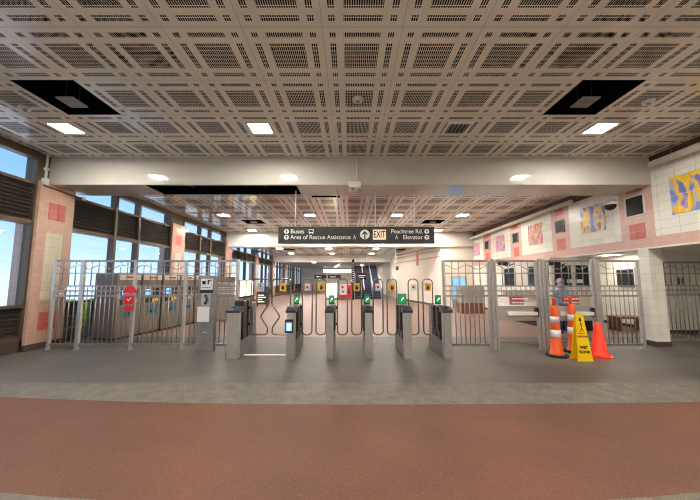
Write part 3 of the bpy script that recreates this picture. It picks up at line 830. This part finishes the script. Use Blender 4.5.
turnstile(CX[3], .075, 'fourth turnstile cabinet from the left, under the exit sign', True, True)
turnstile(CX[4], .08, 'turnstile cabinet with the largest green display, second from the right', True, True, big=True)
turnstile(CX[5], .08, 'rightmost turnstile cabinet beside the short fence', True, False)
m = MB(); m.box(-2.27, -1.31, 6.62, 6.70, 0, .012); tag(m.build('threshold_strip', head_w), 'white metal strip on the floor across the wheelchair lane', 'floor strip')

# ------------------------------------------------------------------ ticket machines
PH = math.radians(81.2)
def machine(loc, lab, first=[None]):
    if first[0] is not None: return dup(first[0], loc, lab)
    t = thing('ticket_machine', loc, lab, 'ticket machine', 'ticket machines in a row', PH); first[0] = t
    w, d, h = .365, .72, 1.78
    m = MB(); m.box(-w, w, 0, d, .06, h, .01); m.slot(1).box(-w+.02, w-.02, .02, d, 0, .06); m.slot(2).box(-w-.003, -w, .03, d-.02, .1, h-.03)
    m.build('body', [mach, base_m, mach_side], t)
    m = MB(); m.box(-w+.02, w-.02, -.03, 0, 1.60, 1.75, .006); o = m.build('header', head_w, t)
    m = MB()
    for a, b in ((-.14, -.02), (.0, .1), (.115, .15)): m.box(a, b, -.034, -.03, 1.65, 1.70)
    m.build('red_lettering', red_p, o)
    m = MB(); m.box(-.25, -.02, -.012, 0, 1.12, 1.36, .004); o = m.build('screen', screen_d, t)
    m = MB(); m.box(-.235, -.035, -.016, -.012, 1.14, 1.34); m.build('screen_glass', blue_e, o)
    m = MB(); m.box(.06, .27, -.014, 0, 1.14, 1.36)
    m.build('keypad', black, t)
    m = MB(); m.box(-.26, -.13, -.02, 0, .93, 1.06); m.box(-.08, .0, -.02, 0, .93, 1.06); m.build('bill_slot', black, t)
    m = MB(); m.box(.04, .09, -.008, 0, .92, 1.03); m.box(.12, .26, -.008, 0, .96, 1.04); m.build('yellow_label', yellow, t)
    m = MB(); m.box(-.14, .24, -.01, 0, .56, .86); m.slot(1)
    m.box(-.04, .03, -.018, -.01, .62, .70); m.box(.09, .16, -.018, -.01, .62, .70)
    m.build('dispenser_panel', [blue_p, ink], t)
    m = MB(); m.box(-.2, .2, -.012, 0, .16, .34, .004); m.build('service_door', mach, t)
    return t
ML = ['ticket machine nearest the fence on the left, its dark side showing', 'second ticket machine in the row, behind the red arched notice', 'third ticket machine from the fence, before the window pillar', 'fourth ticket machine, partly behind the intercom pedestal', 'fifth and farthest ticket machine, behind the intercom pedestal']
for k in range(5):
    s = .385+k*.80
    machine((-6.25+s*.153, 8.16+s*.988, 0), ML[k])
t = thing('notice_stand', (-5.0, 12.2, 0), 'grey upright route panel behind the left fence end', 'notice board', rz=math.radians(20))
m = MB(); m.box(-.36, .36, 0, .12, .0, 1.72, .01); m.build('body', grey_pl, t)
m = MB(); m.box(-.32, .32, -.012, 0, .95, 1.5); m.build('notice', paper, t)
m = MB()
for i in range(6): m.box(-.29, .27-.05*(i % 3), -.016, -.012, 1.0+i*.08, 1.03+i*.08)
m.build('notice_lines', steel_dk, t)
t = thing('information_board', (-5.35, 18.6, 0), 'dark low information board with pale lines, behind the wheelchair lane loop', 'notice board')
m = MB(); m.box(-.36, .36, 0, .08, .12, .85, .01); m.build('board', cap_m, t)
m = MB(); m.box(-.3, -.24, .0, .08, 0, .12); m.box(.24, .3, 0, .08, 0, .12); m.build('foot', black, t)
m = MB()
for i, w in enumerate((.3, .2, .36, .28)): m.box(-.26, -.26+w*1.3, -.006, 0, .26+i*.13, .31+i*.13)
m.build('text_lines', MATS['lit_cream'], t)

# ------------------------------------------------------------------ cones, delineators, wet floor sign
def delineator(x, y, lab):
    t = thing('delineator_post', (x, y, 0), lab, 'traffic cone', 'orange banded delineator posts')
    m = MB(); m.prism([(.21*math.cos(2*PI*i/8+PI/8), .21*math.sin(2*PI*i/8+PI/8)) for i in range(8)], 'Z', 0, .045); m.build('rubber_base', rubber, t)
    R = lambda z: .118-.05*(z-.045)/1.0
    m = MB(); m.lathe([(.14, .045), (.138, .07), (R(.1), .10), (R(.5), .5), (R(.8), .8), (R(1.0), 1.0), (.055, 1.05), (.032, 1.06)], 24); m.build('body', orange, t)
    for z0, z1 in ((.40, .55), (.70, .83)):
        m = MB(); m.lathe([(R(z0)+.003, z0), (R(z1)+.003, z1)], 24); m.build('white_band', reflect, t)
    m = MB(); m.lathe([(.028, 1.05), (.028, 1.17), (.04, 1.19), (.04, 1.22), (.02, 1.235)], 14); m.build('handle', orange, t)
delineator(4.36, 6.55, 'orange post with two white bands left of the other, by the gate frame')
delineator(5.0, 6.92, 'orange post with two white bands just behind the yellow sign')
t = thing('wet_floor_sign', (4.66, 6.26, 0), 'yellow folding wet floor sign standing between orange posts and red cone', 'wet floor sign')
for nm_, sg in (('front_panel', -1), ('rear_panel', 1)):
    m = MB(); H = .93
    pr = [(-.165, 0), (-.15, .03), (-.075, H-.04), (-.045, H), (.045, H), (.075, H-.04), (.15, .03), (.165, 0)]
    y = lambda z: sg*(.015+.09*(1-z/H))
    a = [m.bm.verts.new((x, y(z), z)) for x, z in pr]; b = [m.bm.verts.new((x, y(z)-sg*.014, z)) for x, z in pr]
    m.bm.faces.new(a); m.bm.faces.new(b[::-1])
    for i in range(len(pr)): m.bm.faces.new((a[i], b[i], b[(i+1) % len(pr)], a[(i+1) % len(pr)]))
    o = m.build(nm_, yellow, t)
    if sg < 0:
        f = m
        tilt = math.atan(.09/H)
        def onp(z): return -(.015+.09*(1-z/H))-.003
        text('CAUTION', 'lettering', ink, o, (0, onp(.47), .47), .046, 'CENTER', (PI/2-tilt, 0, 0), .001, .002)
        text('WET', 'lettering', ink, o, (0, onp(.27), .26), .072, 'CENTER', (PI/2-tilt, 0, 0), .001, .004)
        text('FLOOR', 'lettering', ink, o, (0, onp(.15), .175), .066, 'CENTER', (PI/2-tilt, 0, 0), .001, .004)
        m = MB()
        def q(pts): m.face([(x, onp(z), z) for x, z in pts])
        q([(.02*math.cos(2*PI*i/12)-.0, .80+.028*math.sin(2*PI*i/12)) for i in range(12)])
        q([(-.03, .77), (.03, .77), (.015, .84), (-.015, .84)])
        q([(-.008, .76), (.008, .76), (.02, .64), (.006, .64)]); q([(-.03, .70), (.03, .73), (.03, .72), (-.03, .688)])
        q([(.006, .64), (.02, .64), (-.025, .56), (-.04, .56)]); q([(.008, .64), (.02, .64), (.05, .57), (.036, .57)]); q([(-.07, .535), (.06, .535), (.06, .525), (-.07, .525)])
        o2 = m.build('slipping_figure', ink, o)
t = thing('traffic_cone', (5.24, 6.52, 0), 'plain red orange traffic cone right of the yellow sign', 'traffic cone')
m = MB(); m.lathe([(.185, .025), (.18, .05), (.15, .08), (.058, .69), (.045, .70)], 28); m.build('body', redcone, t)
m = MB(); m.prism([(.235*math.cos(2*PI*i/8+PI/8), .235*math.sin(2*PI*i/8+PI/8)) for i in range(8)], 'Z', 0, .028); m.build('base', redcone, t)

# ------------------------------------------------------------------ station booth and person
t = thing('agent_booth', (6.5, 9.8, 0), 'cream agent booth with dark windows behind the right gates', 'booth')
W, D, H = 1.45, 3.1, 2.33
m = MB(); m.slot(0).box(0, W, 0, D, .42, 1.38); m.box(0, W, 0, D, 2.08, H)
for x, y in ((0, 0), (W-.1, 0), (0, D-.1), (W-.1, D-.1), (W/2-.05, 0)): m.box(x, x+.1, y, y+.1, 1.38, 2.08)
m.box(0, .1, 1.3, 2.2, 1.38, 2.08)
m.slot(1).box(-.02, W+.02, -.02, D+.02, .0, .42)
m.build('wall_panel', [booth_m, black], t)
for (a, b) in ((.1, W/2-.05), (W/2+.05, W-.1)):
    m = MB(); m.box(a, b, .03, .05, 1.38, 2.08); m.build('window', screen_d, t)
for (a, b) in ((.1, 1.3), (2.2, D-.1)):
    m = MB(); m.box(.03, .05, a, b, 1.38, 2.08); m.build('window', screen_d, t)
m = MB(); m.box(-.18, 0, .3, D-.3, .98, 1.2, .01); m.build('counter', grey_pl, t)
m = MB(); m.box(.5, 1.0, -.02, 0, 1.5, 1.62); m.build('notice', paper, t)

def person():
    t = thing('person', (6.42, 9.25, 0), 'person in light blue shirt and navy trousers standing by the booth', 'person')
    J = {'pel': (0, 0, .86), 'bel': (0, -.01, 1.0), 'che': (0, 0, 1.18), 'nk': (0, .01, 1.34), 'hd': (0, 0, 1.42), 'ht': (0, -.01, 1.56),
         'ls': (-.16, 0, 1.28), 'le': (-.22, .02, 1.04), 'lw': (-.2, -.12, .84), 'rs': (.16, 0, 1.28), 're': (.22, .03, 1.04), 'rw': (.19, -.14, .88),
         'lh': (-.09, 0, .82), 'lk': (-.1, -.02, .45), 'la': (-.1, .03, .09), 'lt': (-.12, -.13, .04),
         'rh': (.09, 0, .82), 'rk': (.1, -.02, .45), 'ra': (.1, .03, .09), 'rt': (.12, -.13, .04)}
    E = [('pel', 'bel'), ('bel', 'che'), ('che', 'nk'), ('nk', 'hd'), ('hd', 'ht'), ('che', 'ls'), ('ls', 'le'), ('le', 'lw'), ('che', 'rs'), ('rs', 're'), ('re', 'rw'),
         ('pel', 'lh'), ('lh', 'lk'), ('lk', 'la'), ('la', 'lt'), ('pel', 'rh'), ('rh', 'rk'), ('rk', 'ra'), ('ra', 'rt')]
    Rr = dict(pel=.14, bel=.125, che=.145, nk=.055, hd=.085, ht=.075, ls=.07, le=.045, lw=.03, rs=.07, re=.045, rw=.03, lh=.095, lk=.062, la=.042, lt=.036, rh=.095, rk=.062, ra=.042, rt=.036)
    ks = list(J); me = bpy.data.meshes.new('body'); me.from_pydata([J[k] for k in ks], [(ks.index(a), ks.index(b)) for a, b in E], [])
    # five fingers per hand as short chains
    vs = [J[k] for k in ks]; ed = [(ks.index(a), ks.index(b)) for a, b in E]; rad = [Rr[k] for k in ks]
    for w, sx in (('lw', -1), ('rw', 1)):
        x, y, z = J[w]; pb = len(vs); vs.append((x, y-.03, z-.05)); rad.append(.028); ed.append((ks.index(w), pb))
        for i in range(4):
            o = (i-1.5)*.016; ln = (.05, .062, .058, .045)[i]
            a = len(vs); vs += [(x+o*.5, y-.035+o, z-.09), (x+o*.5-sx*.012, y-.04+o, z-.09-ln*.8)]; rad += [.0095, .0075]; ed += [(pb, a), (a, a+1)]
        a = len(vs); vs += [(x-sx*.02, y-.065, z-.05), (x-sx*.022, y-.075, z-.085)]; rad += [.010, .008]; ed += [(pb, a), (a, a+1)]
    me = bpy.data.meshes.new('body'); me.from_pydata(vs, ed, [])
    o = bpy.data.objects.new('body', me); COL.objects.link(o); o.parent = t
    sk = o.modifiers.new('Skin', 'SKIN'); sk.use_smooth_shade = True
    for v, r in zip(me.skin_vertices[0].data, rad): v.radius = (r, r*.85 if r > .1 else r); v.use_root = False
    me.skin_vertices[0].data[0].use_root = True
    o.modifiers.new('Sub', 'SUBSURF').levels = 2; o.modifiers['Sub'].render_levels = 2
    dg = bpy.context.evaluated_depsgraph_get(); ev = o.evaluated_get(dg); nm = bpy.data.meshes.new_from_object(ev)
    o.modifiers.clear(); o.data = nm; nm.materials.clear()
    for m_ in (skin, shirt, trous, ink): nm.materials.append(m_)
    for p in nm.polygons:
        c = p.center; p.use_smooth = True
        armd = abs(c.x) > .165
        if c.z < .07: p.material_index = 3
        elif c.z < .90 and not (armd and c.z > .6): p.material_index = 2
        elif c.z > 1.33 or (armd and c.z < .90): p.material_index = 0
        else: p.material_index = 1
    m = MB(); m.lathe([(.0001, 1.665), (.05, 1.655), (.085, 1.62), (.098, 1.57), (.096, 1.52), (.085, 1.49)], 18, (0, .018, 0)); m.build('head_cover', hair_m, t)
    m = MB()
    for s in (-1, 1): m.lathe([(.0001, -.008), (.008, 0), (.0001, .008)], 8, (s*.03, -.086, 1.50))
    m.build('eye', ink, t)
    m = MB(); m.prism([(-.012, 1.455), (.012, 1.455), (0, 1.50)], 'Y', -.11, -.07); m.build('nose', skin, t)
    m = MB(); m.box(-.022, .022, -.088, -.07, 1.428, 1.436); m.build('mouth', red_t, t)
    m = MB()
    for s in (-1, 1): m.lathe([(.0001, -.028), (.014, -.01), (.014, .01), (.0001, .028)], 8, (s*.088, .01, 1.49))
    m.build('ear', skin, t)
person()
# things in the recess
t = thing('dark_window_frame', (9.58, 10.55, 1.35), 'dark framed display case on the white wall behind the right gates', 'display case')
m = MB(); m.box(-.04, .02, -.3, .3, 0, .62, .006); m.build('frame', black, t)
m = MB(); m.box(-.045, -.04, -.24, .24, .06, .56); m.build('glass', screen_d, t)
t = thing('bench', (8.95, 9.9, 0), 'low brown wooden bench behind the bars beside the pillar', 'bench')
m = MB(); m.box(-.5, .5, -.25, .25, .38, .44, .006); m.build('seat', wood, t)
for a in (-.44, .38):
    m = MB(); m.box(a, a+.06, -.22, .22, 0, .38); m.build('leg', wood, t)
t = thing('wall_plate', (9.95, 9.3, 1.42), 'small pale plate with dark marks on the alley wall', 'sign')
m = MB(); m.box(0, .36, -.015, 0, 0, .3); m.build('plate', paper, t)
m = MB(); m.box(.05, .13, -.02, -.015, .05, .25); m.box(.2, .25, -.02, -.015, .05, .25); m.build('mark', ink, t)

# ------------------------------------------------------------------ behind the short fence, and the far end of the hall
t = thing('lit_display', (5.98, 17.99, .45), 'pale blue lit display panel behind the short right fence', 'display')
m = MB(); m.box(0, .85, -.06, .05, 0, 1.36, .01); m.build('casing', steel, t)
m = MB(); m.box(.1, .75, -.05, .04, -.45, 0, .006); m.build('plinth', steel_dk, t)
for i in range(3):
    m = MB(); m.box(.06+i*.26, .27+i*.26, -.066, -.06, .08, 1.28); m.build('screen', blue_e, t)
t = thing('ticket_cabinet', (5.9, 14.6, 0), 'brown and grey cabinet behind the short right fence', 'cabinet')
m = MB(); m.box(-.55, .55, 0, .7, .5, 1.28, .012); m.build('upper_cabinet', grey_pl, t)
m = MB(); m.box(-.55, .55, .02, .7, 0, .5, .006); m.build('base_cabinet', wood, t)
for i in (0, 1):
    m = MB(); m.box(-.52+i*.53, -.01+i*.53, -.015, 0, .54, 1.22, .004); m.build('door', grey_pl, t)
t = thing('advert_cabinet', (-1.47, 24.8, 0), 'cream lit advert panel with orange writing far down the hall', 'advert')
m = MB(); m.box(-.56, .56, 0, .3, .0, 1.36, .01); m.build('casing', steel_dk, t)
m = MB(); m.box(-.5, .5, -.01, 0, .2, 1.3); m.build('poster', ad_e, t)
m = MB(); m.tube([(-.36, -.02, .62), (-.2, -.02, .9), (-.1, -.02, .66), (.05, -.02, .85), (.12, -.02, .7), (.3, -.02, .88)], .035, 6); m.build('orange_script', orange, t)
t = thing('advert_cabinet', (-.37, 24.8, 0), 'white and red poster panel beside the cream lit advert', 'advert')
m = MB(); m.box(-.52, .5, 0, .3, 0, 1.36, .01); m.build('casing', steel_dk, t)
m = MB(); m.slot(0).box(-.47, .45, -.01, 0, .15, 1.3); m.slot(1).box(.1, .45, -.016, -.01, .15, 1.18); m.box(-.47, .1, -.016, -.01, .15, .4); m.slot(2).box(.2, .36, -.02, -.016, .5, .9)
m.slot(1).prism([(-.3, .6), (-.16, .55), (-.1, .75), (-.24, .8)], 'Y', -.016, -.01)
m.build('poster', [paper, red_p, navy], t)
t = thing('dotted_column', (.26, 24.9, 0), 'slim black column with white dots beside the escalator', 'column')
m = MB(); m.box(-.1, .1, 0, .2, 0, 3.3); m.build('shaft', ink, t)
m = MB()
for i in range(10): m.box(-.06, .06, -.01, 0, 1.42+i*.17, 1.5+i*.17)
m.build('dot', paper, t)
t = thing('escalator', (1.6, 25.2, 0), 'dark blue escalator flights rising at the far end', 'escalator')
m = MB()
for i in range(16):
    y = .3+i*.34; m.box(-1.1, 1.05, y, y+.34, 0, .2+i*.19)
m.build('steps', stairblue, t)
for x in (-1.15, -.42, .32, 1.05):
    m = MB(); m.prism([(0, 0), (.3, 0), (5.7, 2.5), (5.7, 3.25), (5.5, 3.25), (.3, .95), (0, .9)], 'X', x-.03, x+.03); m.build('balustrade', stairblue if x < .3 else pale_blue, t)
    m = MB(); m.tube([(x, -.02, .8), (x, .02, .95), (x, .3, 1.0), (x, 5.5, 3.28)], .045, 6); m.build('handrail', white_p if x > -1 else black, t)
t = thing('hanging_sign', (.95, 24.6, 1.55), 'small black hanging sign with pale writing before the escalator', 'sign')
m = MB(); m.box(-.38, .38, -.04, .04, .1, .62, .005); m.build('panel', ink, t)
m = MB()
for i, w in enumerate((.4, .5)): m.box(-.2, -.2+w, -.046, -.04, .24+i*.14, .3+i*.14)
m.prism([(-.33, .35), (-.27, .43), (-.21, .35)], 'Y', -.046, -.04)
m.build('pale_writing', paper, t)
m = MB()
for a in (-.3, .3): m.cyl((a, 0, .62), (a, 0, 2.38), .012)
m.build('rod', steel_dk, t)
for k, (xa, xb, lab) in enumerate(((-3.55, -2.35, 'long black hanging sign at the far left end'), (-2.2, -.9, 'long black hanging sign at the far end, right one'))):
    t = thing('hanging_sign', ((xa+xb)/2, 30.2, 1.75), lab, 'sign')
    h = (xb-xa)/2
    m = MB(); m.box(-h, h, -.04, .04, 0, .36, .005); m.build('panel', ink, t)
    m = MB(); m.box(-h+.2, h-.5, -.046, -.04, .12, .22); m.build('pale_writing', paper, t)
    m = MB()
    for a in (-h+.1, h-.1): m.cyl((a, 0, .36), (a, 0, 1.7), .012)
    m.build('rod', steel_dk, t)
t = thing('light_box', (-1.95, 45.88, 2.62), 'wide bluish white lit panel high on the far end wall', 'light box')
m = MB(); m.box(-2.2, 2.2, -.1, .119, 0, .66); m.build('casing', steel_dk, t)
m = MB(); m.box(-2.12, 2.12, -.11, -.1, .05, .61); m.build('diffuser', white_e, t)
for a in (-1.9, 1.9):
    m = MB(); m.cyl((a, 0, .66), (a, 0, .828), .02); m.build('rod', steel_dk, t)

# ------------------------------------------------------------------ sky and camera
w = bpy.data.worlds.new('World'); S.world = w; w.use_nodes = True
nt = w.node_tree; bg = nt.nodes['Background']
tc = nt.nodes.new('ShaderNodeTexCoord'); sp = nt.nodes.new('ShaderNodeSeparateXYZ'); rp = nt.nodes.new('ShaderNodeValToRGB')
nz = nt.nodes.new('ShaderNodeTexNoise'); nz.inputs['Scale'].default_value = 5; nz.inputs['Detail'].default_value = 5
ad = nt.nodes.new('ShaderNodeMath'); ad.operation = 'MULTIPLY_ADD'; ad.inputs[1].default_value = .16
nt.links.new(tc.outputs['Generated'], sp.inputs[0]); nt.links.new(tc.outputs['Generated'], nz.inputs['Vector'])
nt.links.new(nz.outputs['Fac'], ad.inputs[0]); nt.links.new(sp.outputs['Z'], ad.inputs[2]); nt.links.new(ad.outputs[0], rp.inputs[0])
e = rp.color_ramp.elements
e[0].position = .03; e[0].color = srgb(216, 226, 238); e[1].position = .34; e[1].color = srgb(126, 166, 212)
e2 = e.new(.16); e2.color = srgb(168, 196, 228)
nt.links.new(rp.outputs[0], bg.inputs[0]); bg.inputs[1].default_value = 1.0

sun = bpy.data.lights.new('Sun', 'SUN'); sun.energy = 1.6; sun.angle = .02; sun.color = (1, .96, .9)
so = bpy.data.objects.new('Sun', sun); COL.objects.link(so); so.location = (20, 5, 30)
so.rotation_euler = (0, math.radians(32), math.radians(8))      # high sun beyond the tiled wall: it lights the street outside, not the hall
cam = bpy.data.cameras.new('Camera'); co = bpy.data.objects.new('Camera', cam); COL.objects.link(co)
cam.sensor_width = 36; cam.lens = 302/700*36; cam.clip_end = 300; cam.clip_start = .05
co.location = (0, 0, 1.6); co.rotation_euler = (PI/2+math.atan(30/302), 0, 0)
S.camera = co
S.view_settings.view_transform = 'Standard'; S.view_settings.look = 'None'; S.view_settings.gamma = 1
S.view_settings.use_curve_mapping = False
S.view_settings.exposure = 1.28
S.cycles.use_denoising = True; S.cycles.denoising_prefilter = 'NONE'; S.cycles.filter_width = 1.1
S.cycles.max_bounces = 8; S.cycles.diffuse_bounces = 5; S.cycles.glossy_bounces = 4
S.cycles.sample_clamp_indirect = 6
